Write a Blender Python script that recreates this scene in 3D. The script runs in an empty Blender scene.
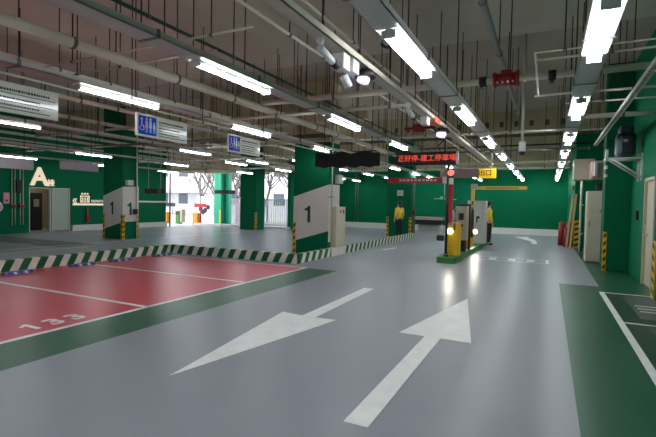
import bpy, bmesh, math, random
from mathutils import Vector, Matrix
random.seed(7)
S = bpy.context.scene
C = S.collection

# ------------------------------------------------------------------ camera
cam = bpy.data.cameras.new('camera'); co = bpy.data.objects.new('camera', cam); C.objects.link(co)
cam.sensor_width = 36.0; cam.lens = 24.42; cam.clip_start = .05; cam.clip_end = 300
yaw, pit, rol = math.radians(26.3), math.radians(1.89), math.radians(1.12)
fw = Vector((-math.sin(yaw)*math.cos(pit), math.cos(yaw)*math.cos(pit), -math.sin(pit)))
r0 = Vector((math.cos(yaw), math.sin(yaw), 0)); u0 = r0.cross(fw)
rt = r0*math.cos(rol)+u0*math.sin(rol); up = u0*math.cos(rol)-r0*math.sin(rol)
M = Matrix((rt, up, -fw)).transposed().to_4x4(); M.translation = (0, 0, 1.5)
co.matrix_world = M
S.camera = co
# ------------------------------------------------------------------ world, exposure
w = bpy.data.worlds.new('world'); S.world = w; w.use_nodes = True
bg = w.node_tree.nodes['Background']
bg.inputs[0].default_value = (.86, .93, 1.0, 1); bg.inputs[1].default_value = 2.0
S.view_settings.view_transform = 'Standard'; S.view_settings.look = 'None'
S.view_settings.gamma = 1; S.view_settings.use_curve_mapping = False
S.view_settings.exposure = 1.12
TUBE = 18.0

# ------------------------------------------------------------------ materials
def srgb(c):
    return tuple(((v/255)/12.92 if v/255 <= .04045 else (((v/255)+.055)/1.055)**2.4) for v in c)
def mat(name, c, rough=.6, metal=0., noise=.0, scale=4., bump=0., bscale=40., coat=0., rvar=0., emit=None, spec=.5):
    m = bpy.data.materials.new(name); m.use_nodes = True
    nt = m.node_tree; b = nt.nodes['Principled BSDF']; L = nt.links
    col = srgb(c)+(1,)
    b.inputs['Base Color'].default_value = col; b.inputs['Roughness'].default_value = rough
    b.inputs['Metallic'].default_value = metal; b.inputs['Coat Weight'].default_value = coat
    b.inputs['Coat Roughness'].default_value = .12
    b.inputs['Specular IOR Level'].default_value = spec
    tc = nt.nodes.new('ShaderNodeTexCoord')
    if noise > 0 or rvar > 0:
        n = nt.nodes.new('ShaderNodeTexNoise'); n.inputs['Scale'].default_value = scale
        n.inputs['Detail'].default_value = 8; n.inputs['Roughness'].default_value = .6
        geo = nt.nodes.new('ShaderNodeNewGeometry')
        L.new(geo.outputs['Position'], n.inputs['Vector'])
        if noise > 0:
            r = nt.nodes.new('ShaderNodeValToRGB')
            r.color_ramp.elements[0].position = .3; r.color_ramp.elements[1].position = .7
            r.color_ramp.elements[0].color = tuple(v*(1-noise) for v in col[:3])+(1,)
            r.color_ramp.elements[1].color = tuple(min(1, v*(1+noise)) for v in col[:3])+(1,)
            L.new(n.outputs[0], r.inputs[0]); L.new(r.outputs[0], b.inputs['Base Color'])
        if rvar > 0:
            mr = nt.nodes.new('ShaderNodeMapRange')
            mr.inputs[1].default_value = .35; mr.inputs[2].default_value = .65
            mr.inputs[3].default_value = max(.03, rough-rvar); mr.inputs[4].default_value = rough+rvar
            L.new(n.outputs[0], mr.inputs[0]); L.new(mr.outputs[0], b.inputs['Roughness'])
    if bump > 0:
        n2 = nt.nodes.new('ShaderNodeTexNoise'); n2.inputs['Scale'].default_value = bscale
        n2.inputs['Detail'].default_value = 4
        g2 = nt.nodes.new('ShaderNodeNewGeometry'); L.new(g2.outputs['Position'], n2.inputs['Vector'])
        bp = nt.nodes.new('ShaderNodeBump'); bp.inputs['Strength'].default_value = bump; bp.inputs['Distance'].default_value = .01
        L.new(n2.outputs[0], bp.inputs['Height']); L.new(bp.outputs[0], b.inputs['Normal'])
    if emit:
        b.inputs['Emission Color'].default_value = srgb(emit[0])+(1,); b.inputs['Emission Strength'].default_value = emit[1]
    return m
FL = dict(bump=.10, bscale=3)
m_floor = mat('grey_epoxy', (147, 151, 160), .33, noise=.05, scale=1.3, rvar=.03, **FL)
m_red = mat('red_epoxy', (210, 74, 90), .32, noise=.02, scale=1.1, rvar=.02, bump=.05, bscale=2)
m_gfl = mat('green_epoxy', (26, 90, 62), .34, noise=.04, scale=1.1, rvar=.018, **FL)
m_dgfl = mat('dark_green_epoxy', (14, 66, 42), .4, noise=.1, scale=2)
m_dgrey = mat('dark_grey_epoxy', (84, 92, 92), .4, noise=.1, scale=2)
m_line = mat('white_road_paint', (244, 242, 240), .45, noise=.07, scale=6, bump=.1)
m_slab = mat('concrete_slab_shaded', (190, 176, 160), .9, noise=.10, scale=.9, bump=.2, bscale=12)  # darker than the soffit: shade of the far ceiling put into the colour
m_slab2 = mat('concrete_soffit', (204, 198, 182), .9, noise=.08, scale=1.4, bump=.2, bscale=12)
m_beam = mat('concrete_beam', (206, 192, 160), .9, noise=.12, scale=2, bump=.2, bscale=10)
m_green = mat('green_wall_paint', (0, 112, 74), .7, noise=.04, scale=1.2, bump=.08, spec=.15)
m_pgreen = mat('green_pillar_paint', (0, 100, 66), .7, noise=.04, scale=2, bump=.06, spec=.15)
m_white = mat('white_wall_paint', (236, 234, 226), .6, noise=.04, scale=3)
m_band = mat('pillar_band_paint', (216, 210, 204), .6, noise=.03, scale=3)
m_num = mat('number_paint', (8, 62, 50), .6)
m_steel = mat('galvanised_steel', (204, 206, 200), .5, .0, noise=.06, scale=5)
m_pipe = mat('cream_painted_pipe', (214, 206, 188), .5, noise=.05, scale=3)
m_pipe2 = mat('grey_conduit', (120, 124, 122), .4, .5)
m_rod = mat('dark_threaded_rod', (60, 52, 48), .6, .4)
m_rod2 = mat('rod_steel', (110, 106, 100), .5, .5)
m_gpipe = mat('dark_green_pipe', (14, 64, 44), .45)
m_redp = mat('red_valve_paint', (146, 26, 28), .4)
m_tube = mat('lamp_tube', (255, 255, 255), .5, emit=((244, 250, 255), TUBE))
m_fix = mat('white_enamel', (206, 208, 206), .4)
m_black = mat('black_plastic', (24, 24, 26), .5)
m_dark = mat('dark_panel', (36, 30, 32), .6, noise=.1, scale=8)
m_wplast = mat('white_plastic', (222, 222, 224), .4)
m_yel = mat('yellow_paint', (242, 186, 24), .45)
m_yel2 = mat('yellow_bar_paint', (226, 190, 70), .5)
m_org = mat('orange_paint', (236, 150, 30), .5)
m_beige = mat('beige_enamel', (204, 196, 174), .5, noise=.04, scale=4)
m_beige2 = mat('beige_enamel_dull', (176, 166, 148), .55, noise=.04, scale=4)
m_blue = mat('blue_sign_face', (8, 74, 208), .5, spec=.2)
m_sign = mat('sign_face', (214, 214, 204), .10)
m_kgreen = mat('kerb_green', (8, 100, 62), .5, noise=.06, scale=5)
m_kwhite = mat('kerb_white', (238, 234, 224), .5, noise=.06, scale=5)
m_isl = mat('island_green', (56, 124, 52), .5, noise=.1, scale=5)
m_led = mat('led_red', (60, 5, 4), .5, emit=((255, 84, 60), .5))
m_ledw = mat('signal_lamp', (230, 150, 130), .5, emit=((255, 130, 100), .3))
m_glow = mat('machine_lamp', (255, 255, 240), .5, emit=((255, 244, 200), 3.2))
m_red2 = mat('red_bar_paint', (196, 44, 48), .5)
m_signy = mat('backlit_yellow', (250, 214, 20), .5, emit=((255, 214, 20), .12))
m_brown = mat('brown_sign_face', (112, 92, 88), .5)
m_teal = mat('teal_pillar_paint', (24, 170, 130), .5)
m_bark = mat('tree_bark', (112, 100, 96), .9, noise=.2, scale=8)
m_leaf = mat('leaf', (96, 120, 70), .7)
m_ext = mat('outside_paving', (190, 188, 182), .8, noise=.05, scale=1)
m_facade = mat('pale_facade', (226, 226, 228), .7, noise=.03, scale=1)
m_win = mat('window_dark', (70, 80, 92), .2)
m_fence = mat('pale_metal_fence', (236, 234, 246), .5)
m_pink = mat('pink_panel', (236, 170, 190), .6)
m_skin = mat('skin', (206, 160, 130), .6)
m_hair = mat('hair', (22, 18, 18), .5)
m_jack = mat('yellow_jacket', (232, 196, 30), .7, noise=.05, scale=9)
m_trou = mat('black_trousers', (22, 22, 28), .8)
m_wood = mat('plywood_board', (214, 184, 130), .6, noise=.08, scale=6)
m_glass = mat('frosted_glass', (188, 196, 184), .2)
m_int = mat('lobby_wall', (150, 140, 120), .6)
m_intd = mat('dark_interior', (46, 42, 42), .6)
m_lit = mat('warm_sign_light', (255, 236, 214), .5, emit=((255, 226, 196), .28))
m_unit = mat('dark_blue_metal', (40, 58, 68), .4, .2)
m_lilac = mat('grey_panel', (168, 164, 172), .6)
m_stop = mat('blue_grey_rubber', (112, 116, 140), .6)
m_blck = mat('matte_black_cloth', (20, 19, 21), .9)
m_doorf = mat('door_beige', (190, 176, 150), .5, noise=.04, scale=4)

# ------------------------------------------------------------------ helpers
class MB:
    def __init__(s): s.bm = bmesh.new(); s.mats = []
    def mi(s, m):
        if m not in s.mats: s.mats.append(m)
        return s.mats.index(m)
    def poly(s, pts, m):
        f = s.bm.faces.new([s.bm.verts.new(p) for p in pts]); f.material_index = s.mi(m); return f
    def box(s, a, b, m, bev=0.):
        x0, y0, z0 = [min(a[i], b[i]) for i in range(3)]; x1, y1, z1 = [max(a[i], b[i]) for i in range(3)]
        r = bmesh.ops.create_cube(s.bm, size=1.)
        vs = r['verts']
        for v in vs: v.co = Vector(((x0+x1)/2+v.co.x*(x1-x0), (y0+y1)/2+v.co.y*(y1-y0), (z0+z1)/2+v.co.z*(z1-z0)))
        fs = set(f for v in vs for f in v.link_faces); i = s.mi(m)
        for f in fs: f.material_index = i
        if bev > 0:
            es = list(set(e for v in vs for e in v.link_edges))
            rr = bmesh.ops.bevel(s.bm, geom=es, offset=bev, segments=2, affect='EDGES', profile=.5)
            for f in rr['faces']: f.material_index = i
        return s
    def tube(s, p, q, r, m, n=8, r2=None, cap=True):
        p, q = Vector(p), Vector(q); d = q-p
        rot = d.to_track_quat('Z', 'Y').to_matrix().to_4x4(); rot.translation = (p+q)/2
        res = bmesh.ops.create_cone(s.bm, cap_ends=cap, segments=n, radius1=r, radius2=r if r2 is None else r2, depth=d.length, matrix=rot)
        i = s.mi(m)
        for f in set(f for v in res['verts'] for f in v.link_faces):
            f.material_index = i; f.smooth = len(f.verts) == 4
        return s
    def sphere(s, c, r, m, sc=(1, 1, 1), n=12):
        mt = Matrix.Translation(c) @ Matrix.Diagonal((*sc, 1))
        res = bmesh.ops.create_uvsphere(s.bm, u_segments=n, v_segments=max(6, n//2+2), radius=r, matrix=mt)
        i = s.mi(m)
        for f in set(f for v in res['verts'] for f in v.link_faces): f.material_index = i; f.smooth = True
        return s
    def prism(s, pts, ext, m):
        e = Vector(ext); P = [Vector(p) for p in pts]
        a = [s.bm.verts.new(p) for p in P]; b = [s.bm.verts.new(p+e) for p in P]; i = s.mi(m); n = len(P)
        fs = [s.bm.faces.new(a), s.bm.faces.new(b[::-1])]
        for k in range(n): fs.append(s.bm.faces.new((a[k], b[k], b[(k+1) % n], a[(k+1) % n])))
        for f in fs: f.material_index = i
        bmesh.ops.recalc_face_normals(s.bm, faces=fs)
        return s
    def build(s, name, parent=None, loc=None):
        me = bpy.data.meshes.new(name)
        if parent is not None: o0 = Vector(parent['_o'])
        else: o0 = Vector(loc) if loc is not None else Vector((0, 0, 0))
        bmesh.ops.translate(s.bm, verts=s.bm.verts, vec=-o0)
        s.bm.to_mesh(me); s.bm.free()
        for m in s.mats: me.materials.append(m)
        o = bpy.data.objects.new(name, me); C.objects.link(o)
        o['_o'] = tuple(o0)
        if parent is not None: o.parent = parent
        else: o.location = o0
        return o
def tag(o, label=None, cat=None, group=None, kind=None):
    if label: o['label'] = label
    if cat: o['category'] = cat
    if group: o['group'] = group
    if kind: o['kind'] = kind
    return o
def thing(name, label, cat, loc=(0, 0, 0), group=None):
    o = bpy.data.objects.new(name, None); C.objects.link(o); o.location = loc; o['_o'] = tuple(loc)
    o.empty_display_size = .1
    return tag(o, label, cat, group)
def struct(mb, name): return tag(mb.build(name), kind='structure')
def text_mesh(name, s, size, org, right, upv, m, parent=None, depth=.004, label=None, align='CENTER', bold=0.):
    cu = bpy.data.curves.new(name, 'FONT'); cu.body = s; cu.size = size; cu.extrude = depth/2; cu.align_x = align; cu.align_y = 'CENTER'
    cu.offset = bold
    to = bpy.data.objects.new(name, cu); C.objects.link(to)
    bpy.context.view_layer.update()
    me = bpy.data.meshes.new_from_object(to.evaluated_get(bpy.context.evaluated_depsgraph_get()))
    C.objects.unlink(to); bpy.data.objects.remove(to)
    r = Vector(right).normalized(); u = Vector(upv).normalized(); n = r.cross(u)
    mt = Matrix((r, u, n)).transposed().to_4x4(); mt.translation = Vector(org)
    o0 = Vector(parent['_o']) if parent is not None else Vector(org)
    me.transform(Matrix.Translation(-o0) @ mt)
    me.materials.clear(); me.materials.append(m)
    o = bpy.data.objects.new(name, me); C.objects.link(o); o['_o'] = tuple(o0)
    if parent is not None: o.parent = parent
    else: o.location = o0
    if label: o['label'] = label
    return o
def copy_tree(o, parent=None):
    c = o.copy(); C.objects.link(c); c.parent = parent
    for ch in o.children: copy_tree(ch, c)
    return c
ORD = ['nearest', 'second', 'third', 'fourth', 'fifth', 'sixth', 'seventh', 'eighth', 'ninth', 'tenth']

# ================================================================== STRUCTURE
CZ1, CZ2 = 4.5, 5.0          # soffit near the camera, slab beyond it
f = MB()
f.box((-20.2, -6, -.2), (2.4, 27.3, 0), m_floor)
def pad(x0, y0, x1, y1, m, z): f.box((x0, y0, -.01), (x1, y1, z), m)
pad(-9.68, -1, -5.0, 9.03, m_red, .0015)
pad(-5.0, -1, -4.2, 9.0, m_gfl, .0015)
for y in (9.03, 6.75, 4.45, 2.15): pad(-9.68, y-.04, -5.0, y+.04, m_line, .0025)
pad(-5.05, -1, -4.97, 9.07, m_line, .0025)
pad(.24, -6, 2.3, 10.0, m_gfl, .0015)
pad(.93, 10.0, 2.3, 27, m_gfl, .0015)
# lined bay along the right wall
pad(.87, -2, .95, 9.4, m_line, .003)
pad(.95, 9.32, 1.75, 9.38, m_line, .003); pad(.95, 6.97, 1.9, 7.03, m_line, .003)
pad(.95, 4.6, 2.0, 4.66, m_line, .003)
pad(.95, 7.03, 2.0, 9.32, m_dgfl, .002); pad(.95, 4.66, 2.0, 6.97, m_dgfl, .002)
pad(1.19, 7.35, 2.0, 9.17, m_dgrey, .0028); pad(1.19, 4.9, 2.0, 6.8, m_dgrey, .0028)
for k in range(3): pad(1.26, 8.30-k*.22, 1.75, 8.36-k*.22, m_line, .0032)
# parking lines beyond the kerb
for x in (-17.8, -15.4, -13.0, -10.6): pad(x, 3, x+.07, 9.2, m_line, .0015)
pad(-13.9, 3.0, -13.83, 19, m_line, .0015)
f.poly([(-19.6, 8.6, .001), (-13.5, 8.6, .001), (-13.5, 9.9, .001), (-19.6, 9.9, .001)], m_dgrey)
for y in (12.6, 15.0, 17.4): pad(-19, y, -15.5, y+.06, m_line, .0015)
# faint worn box lettering panel in the exit lane
for a, b in (((-1.82, 14.2), (.04, 14.26)), ((-1.72, 13.3), (.05, 13.36))): pad(a[0], a[1], b[0], b[1], m_line, .0012)
pad(-.02, 13.3, .06, 14.2, m_line, .0012)
for k in range(3): pad(-1.5+k*.5, 13.5, -1.3+k*.5, 14.0, m_line, .0012)
struct(f, 'floor')
g = MB(); g.box((-60, 19.2, -.15), (-13.3, 60, -.01), m_ext); g.box((-60, -6, -.15), (-20.2, 19.2, -.01), m_ext); struct(g, 'trim_1')

c = MB()
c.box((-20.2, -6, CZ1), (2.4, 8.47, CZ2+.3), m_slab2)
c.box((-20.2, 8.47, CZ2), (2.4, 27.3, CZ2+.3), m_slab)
struct(c, 'ceiling')
n = 2
for (y0, y1, z) in ((17.5, 18.0, 4.22), (20.6, 21.1, 3.95), (23.6, 24.1, 3.75)):
    b = MB(); b.box((-13.3 if y0 > 21.5 else -20.0, y0, z), (.95 if y0 > 19.4 else 1.75, y1, CZ2), m_beam)
    if y0 < 18:
        for k in range(14): b.box((-6.2+k*.5, y0-.012, 4.42), (-6.06+k*.5, y0-.002, 4.62), m_brown)
    struct(b, 'trim_%d' % n); n += 1
b = MB(); b.box((-13.3, 26.4, 3.62), (.9, 27.0, CZ2), m_beam); struct(b, 'trim_%d' % n); n += 1
b = MB(); b.box((-20.0, 22.0, 3.3), (-13.3, 22.5, CZ2), m_beam); b.box((-20.0, 19.1, 3.3), (-19.6, 22.0, CZ2), m_beam); struct(b, 'trim_%d' % n); n += 1
b = MB(); b.box((-20.0, 11.7, 4.2), (-15.48, 12.2, CZ2), m_beam); b.box((-14.34, 11.7, 4.2), (-6.8, 12.2, CZ2), m_beam)
struct(b, 'trim_%d' % n); n += 1

wl = MB()
DY0, DY1, DZ = 11.45, 13.3, 1.98      # lift lobby opening
wl.box((-20.2, -6, 0), (-20, DY0, CZ2), m_green); wl.box((-20.2, DY1, 0), (-20, 19.1, CZ2), m_green)
wl.box((-20.2, DY0, DZ), (-20, DY1, CZ2), m_green)
struct(wl, 'wall_left')
lb = MB()   # lobby behind the opening
lb.box((-22.6, DY0-.4, -.0), (-22.5, DY1+2, 2.6), m_int); lb.box((-22.5, DY0-.4, 0), (-20.2, DY0-.3, 2.6), m_int)
lb.box((-22.5, DY1+1.9, 0), (-20.2, DY1+2, 2.6), m_int); lb.box((-22.6, DY0-.4, 2.6), (-20.2, DY1+2, 2.7), m_white)
lb.box((-22.6, DY0-.4, -.1), (-20.2, DY1+2, 0), m_floor)
struct(lb, 'wall_lobby')
wb = MB(); wb.box((-13.3, 27.0, 0), (.9, 27.2, CZ2), m_green); struct(wb, 'wall_back')
ws = MB(); ws.box((-13.5, 22.0, 0), (-13.3, 27.2, CZ2), m_green); struct(ws, 'wall_side')
wr = MB()
wr.box((.9, 19.5, 0), (2.2, 27.2, CZ2), m_green)
wr.box((1.75, 10.93, 0), (2.2, 19.5, CZ2), m_green)
wr.box((1.75, 9.3, 0), (2.2, 9.93, CZ2), m_green); wr.box((1.75, 9.93, 2.13), (2.2, 10.93, CZ2), m_green)
wr.box((1.64, 8.6, 0), (2.2, 9.3, CZ2), m_green); wr.box((2.2, -6, 0), (2.4, 9.3, CZ2), m_green)
struct(wr, 'wall_right')
wf = MB(); wf.box((-20.2, -6.2, 0), (2.4, -6, CZ2), m_white); struct(wf, 'wall_front')
b = MB(); b.box((-13.3, 26.9, 0), (.9, 27.0, .34), m_white); struct(b, 'baseboard_back')
b = MB(); b.box((-20, 13.35, 0), (-19.9, 19.1, .27), m_white); struct(b, 'baseboard_left')
b = MB(); b.box((-20, 21.4, 0), (-13.3, 22.0, .12), m_white); struct(b, 'baseboard_side')
# wall stripe with lift sign
s = thing('elevator_sign', 'long white stripe with ELEVATOR lettering on left green wall beside the lobby', 'sign', (-20, 13.4, 1.17))
MB().box((-20, 13.4, 1.2), (-19.97, 15.6, 1.29), m_lit).build('stripe', s)
text_mesh('lettering', 'ELEVATOR', .17, (-19.985, 14.35, 1.40), (0, 1, 0), (0, 0, 1), m_lit, s, .02, align='LEFT')
text_mesh('chevron', '«', .5, (-19.985, 13.50, 1.45), (0, 1, 0), (0, 0, 1), m_lit, s, .02)
ic = MB()
for k in range(3): ic.tube((-19.98, 13.86+k*.14, 1.75), (-19.96, 13.86+k*.14, 1.75), .045, m_lit, 10)
ic.box((-19.99, 13.78, 1.34), (-19.97, 14.24, 1.38), m_lit); ic.box((-19.99, 13.78, 1.62), (-19.97, 14.24, 1.66), m_lit)
ic.box((-19.99, 13.78, 1.34), (-19.97, 13.82, 1.66), m_lit); ic.box((-19.99, 14.20, 1.34), (-19.97, 14.24, 1.66), m_lit)
for k in range(3): ic.box((-19.99, 13.87+k*.12, 1.4), (-19.97, 13.92+k*.12, 1.58), m_lit)
ic.build('lift_pictogram', s)
b = MB(); b.box((-20, 16.9, 1.38), (-19.97, 19.1, 1.47), m_white)
tag(b.build('wall_stripe'), 'plain white painted stripe on left green wall near the exit opening', 'stripe')

# A building sign
s = thing('building_letter_sign', 'large glowing letter A sign above the lift lobby door', 'sign', (-19.95, 11.5, 2.02))
text_mesh('letter_a', 'A', 1.08, (-19.95, 11.86, 2.40), (0, 1, 0), (0, 0, 1), m_lit, s, .06, bold=.03)
text_mesh('building_character', '棟', .34, (-19.95, 12.36, 2.17), (0, 1, 0), (0, 0, 1), m_lit, s, .04)
# lobby doors
d = thing('door_1', None, None, (-20, DY0, 0)); d['kind'] = 'structure'
fr = MB()
for y in (DY0, DY0+.9, DY0+1.0, DY1-.05): fr.box((-20.12, y, 0), (-20.02, y+.05, DZ), m_steel)
fr.box((-20.12, DY0, DZ-.06), (-20.02, DY1, DZ), m_steel)
fr.build('door_frame', d)
MB().box((-20.09, DY0+1.05, .06), (-20.06, DY1-.05, DZ-.06), m_glass).build('glass_panel', d)
s = thing('lobby_notice_stand', 'dark upright notice board standing inside the lobby doorway', 'notice board', (-21.4, 12.55, 0))
MB().box((-21.5, 12.3, 0), (-21.4, 12.85, 1.75), m_intd, .01).build('board', s)
MB().box((-21.4, 12.45, 1.1), (-21.39, 12.7, 1.45), m_lilac).build('poster', s)
# lobby light keeps the doorway readable
lp = thing('lobby_ceiling_light', 'small square ceiling light inside the lift lobby', 'light', (-21.3, 12.6, 2.6))
MB().box((-21.6, 12.3, 2.54), (-21.0, 12.9, 2.6), m_fix).build('housing', lp)
MB().box((-21.55, 12.35, 2.53), (-21.05, 12.85, 2.545), mat('lobby_diffuser', (255, 250, 240), .5, emit=((255, 240, 215), 9))).build('diffuser', lp)

# ================================================================== KERBS
def kerb(name, a, b, front, label, pitch=.34, wdt=.14, h=.24, slant=.12, off=0.):
    a, b = Vector(a), Vector(b); d = (b-a); Lg = d.length; d.normalize(); fr = Vector(front)
    mb = MB(); z = Vector((0, 0, 1)); bk = -fr*wdt
    mb.prism([a, a+bk, a+bk+z*h, a+z*h], d*Lg, m_kwhite)
    t = off
    sg = slant
    while t < Lg:
        def cl(v): return max(0.002, min(Lg-.002, v))
        t0, t1 = cl(t), cl(t+pitch/2); u0, u1 = cl(t+sg), cl(t+pitch/2+sg)
        if t1 > t0 or u1 > u0:
            P = [a+d*t0+fr*.001+z*.004, a+d*max(t1, t0+.001)+fr*.001+z*.004, a+d*max(u1, u0+.001)+fr*.001+z*(h+.001), a+d*u0+fr*.001+z*(h+.001)]
            mb.prism(P, fr*.003, m_kgreen)
            Q = [a+d*u0+fr*.004+z*h, a+d*max(u1, u0+.001)+fr*.004+z*h, a+d*max(u1, u0+.001)+bk*.98+z*h, a+d*u0+bk*.98+z*h]
            mb.prism(Q, z*.003, m_kgreen)
        t += pitch
    o = mb.build(name, loc=a)
    return tag(o, label, 'kerb', 'striped kerbs around the parking bays')
kerb('striped_kerb', (-9.68, 2.6, 0), (-9.68, 9.45, 0), (1, 0, 0), 'green and white striped kerb behind the red bays, running away from camera on the left')
kerb('striped_kerb', (-9.82, 9.45, 0), (-5.5, 9.45, 0), (0, -1, 0), 'green and white striped kerb across the far end of the red bays', pitch=.36)
kerb('striped_kerb', (-5.5, 9.46, 0), (-5.5, 11.35, 0), (1, 0, 0), 'short green and white striped kerb length leading to the large numbered pillar', pitch=.36, wdt=.12)
kerb('striped_kerb', (-5.5, 12.35, 0), (-5.5, 20.2, 0), (1, 0, 0), 'long green and white striped kerb along entry lane beyond the beige cabinet', pitch=.36, wdt=.12)
b = MB(); b.box((-5.62, 11.36, 0), (-5.47, 12.34, .24), m_kwhite, .01); tag(b.build('cabinet_plinth'), 'plain white concrete block under the beige cabinet', 'plinth')

# wheel stops
for i, (x, y) in enumerate(((-9.35, 5.15), (-9.35, 6.5), (-9.35, 7.5), (-9.35, 8.8))):
    t = thing('wheel_stop', '%s blue wheel stop in the red bays beside the striped kerb' % ['leftmost', 'second from left', 'third from left', 'rightmost'][i], 'wheel stop', (x, y, 0), 'blue wheel stops')
    mb = MB(); mb.prism([(x-.09, y-.28, .003), (x+.09, y-.28, .003), (x+.04, y-.28, .06), (x-.04, y-.28, .06)], (0, .56, 0), m_stop); mb.build('body', t)
    for k in range(5): mb = MB(); mb.prism([(x+.092, y-.22+k*.1, .01), (x+.092, y-.17+k*.1, .01), (x+.052, y-.17+k*.1, .052), (x+.052, y-.22+k*.1, .052)], (.004, 0, 0), m_blue if k % 2 == 0 else m_wplast); mb.build('reflective_strip', t)

# painted arrows and numbers
def flat(name, pts, label, cat='road marking', m=m_line, z=.004):
    mb = MB(); mb.prism([(x, y, .0005) for x, y in pts], (0, 0, z-.0005), m); return tag(mb.build(name, loc=(pts[0][0], pts[0][1], 0)), label, cat)
flat('lane_arrow', [(-1.22, 2.77), (-1.04, 2.77), (-1.045, 5.04), (-.71, 5.04), (-1.13, 7.47), (-1.53, 5.04), (-1.225, 5.04)], 'large white arrow on grey floor pointing away towards the barrier island', 'arrow')
flat('lane_arrow', [(-2.92, 7.44), (-2.74, 7.44), (-2.70, 5.15), (-2.40, 5.17), (-2.86, 2.78), (-3.23, 5.19), (-2.90, 5.15)], 'large white arrow on grey floor pointing towards camera beside the green strip', 'arrow')
def arc(cx, cy, r, a0, a1, n, sy=1): return [(cx+r*math.cos(math.radians(a0+(a1-a0)*k/n)), cy+sy*r*math.sin(math.radians(a0+(a1-a0)*k/n))) for k in range(n+1)]
flat('turn_arrow', arc(-1.0, 20.4, .62, 0, 75, 8, 6)+[(-.84, 25.2), (-1.5, 24.6), (-.95, 22.7)]+arc(-1.0, 20.4, .42, 75, 0, 8, 5.2), 'small curved white turn arrow on floor near the far green wall', 'arrow')
flat('lane_dash', [(-4.97, 14.2), (-4.87, 14.1), (-4.70, 15.0), (-4.80, 15.1)], 'small white dash on floor of entry lane beside the striped kerb', 'road marking')
for k, ch in enumerate('133'):
    by = 3.08+k*.27
    if ch == '1':
        t = MB().prism([(-5.20, by-.025, .001), (-5.20, by+.03, .001), (-5.50, by+.03, .001), (-5.50, by-.01, .001), (-5.42, by-.10, .001), (-5.38, by-.08, .001), (-5.42, by-.025, .001)], (0, 0, .004), m_line).build('bay_number', loc=(-5.34, by, 0))
    else:
        t = text_mesh('bay_number', ch, .40, (-5.34, by, .0035), (0, 1, 0), (-1, 0, 0), m_line, None, .002, bold=.012)
    tag(t, ['white painted digit 1 starting the bay number on the red floor', 'white painted digit 3 in middle of the bay number on the red floor', 'white painted digit 3 ending the bay number on the red floor'][k], 'number')

# ================================================================== PILLARS
def guard(parent, x, y, sx, sy, z0=0., z1=.95, name='corner_guard', w_=.09, n=5, mk=m_yel):
    """L-shaped strip round the corner (x, y); sx, sy point into the pillar"""
    mb = MB(); t = .012
    mb.box((x-sx*t, y-sy*t, z0), (x+sx*w_, y, z1), mk); mb.box((x-sx*t, y-sy*t, z0), (x, y+sy*w_, z1), mk)
    st = (z1-z0)/n
    for k in range(n):
        z = z0+st*k+st*.15
        mb.prism([(x+sx*.012, y-sy*t, z+.0), (x+sx*(w_-.012), y-sy*t, z+st*.3), (x+sx*(w_-.012), y-sy*t, z+st*.75), (x+sx*.012, y-sy*t, z+st*.45)], (0, -sy*.003, 0), m_black)
        mb.prism([(x-sx*t, y+sy*.012, z+.0), (x-sx*t, y+sy*(w_-.012), z+st*.3), (x-sx*t, y+sy*(w_-.012), z+st*.75), (x-sx*t, y+sy*.012, z+st*.45)], (-sx*.003, 0, 0), m_black)
    return mb.build(name, parent)
def numeral_one(p, c, ax, nrm):
    """a bold painted digit 1: c centre, ax reading direction, nrm outward"""
    a, n, z, c = Vector(ax), Vector(nrm), Vector((0, 0, 1)), Vector(c)
    P = [(-.015, -.22), (.06, -.22), (.06, .24), (.0, .24), (-.03, .19), (-.10, .16), (-.10, .10), (-.015, .11)]
    return MB().prism([c+a*u*1.15+z*v*1.05 for u, v in P], n*.004, m_num).build('number', p)
def pillar(x0, y0, x1, y1, label, top=CZ2, m=m_pgreen, paint=None):
    p = thing('pillar', label, 'pillar', ((x0+x1)/2, (y0+y1)/2, 0))
    MB().box((x0, y0, 0), (x1, y1, paint or top), m, .012).build('shaft', p)
    if paint: MB().box((x0+.01, y0+.01, paint), (x1-.01, y1-.01, top), m_beam).build('bare_concrete_top', p)
    return p
# left numbered pillar
p = pillar(-15.45, 11.6, -14.37, 12.32, 'dark green square pillar numbered 1 on two faces, at left beyond striped kerb')
b = MB(); b.prism([(-15.45, 11.597, .36), (-14.368, 11.597, .66), (-14.368, 11.597, 1.99), (-15.45, 11.597, 1.64)], (0, -.004, 0), m_band)
b.prism([(-14.367, 11.594, .66), (-14.367, 12.32, .68), (-14.367, 12.32, 2.03), (-14.367, 11.594, 1.99)], (.004, 0, 0), m_band); b.build('painted_band', p)
numeral_one(p, (-14.95, 11.592, 1.17), (1, 0, 0), (0, -1, 0))
numeral_one(p, (-14.362, 11.92, 1.15), (0, 1, 0), (1, 0, 0))
guard(p, -14.355, 11.585, -1, 1); guard(p, -15.45, 11.6, 1, 1); guard(p, -14.37, 12.32, -1, -1)
b = MB(); b.tube((-14.32, 12.2, 0), (-14.32, 12.2, 4.9), .025, m_pipe); b.build('riser_pipe', p)
b = MB(); b.box((-14.36, 11.7, 2.05), (-14.2, 11.95, 2.25), m_steel, .01); b.build('junction_box', p)
b = MB(); b.box((-14.36, 12.05, .95), (-14.25, 12.2, 1.15), m_dark, .01); b.build('switch_box', p)
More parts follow.
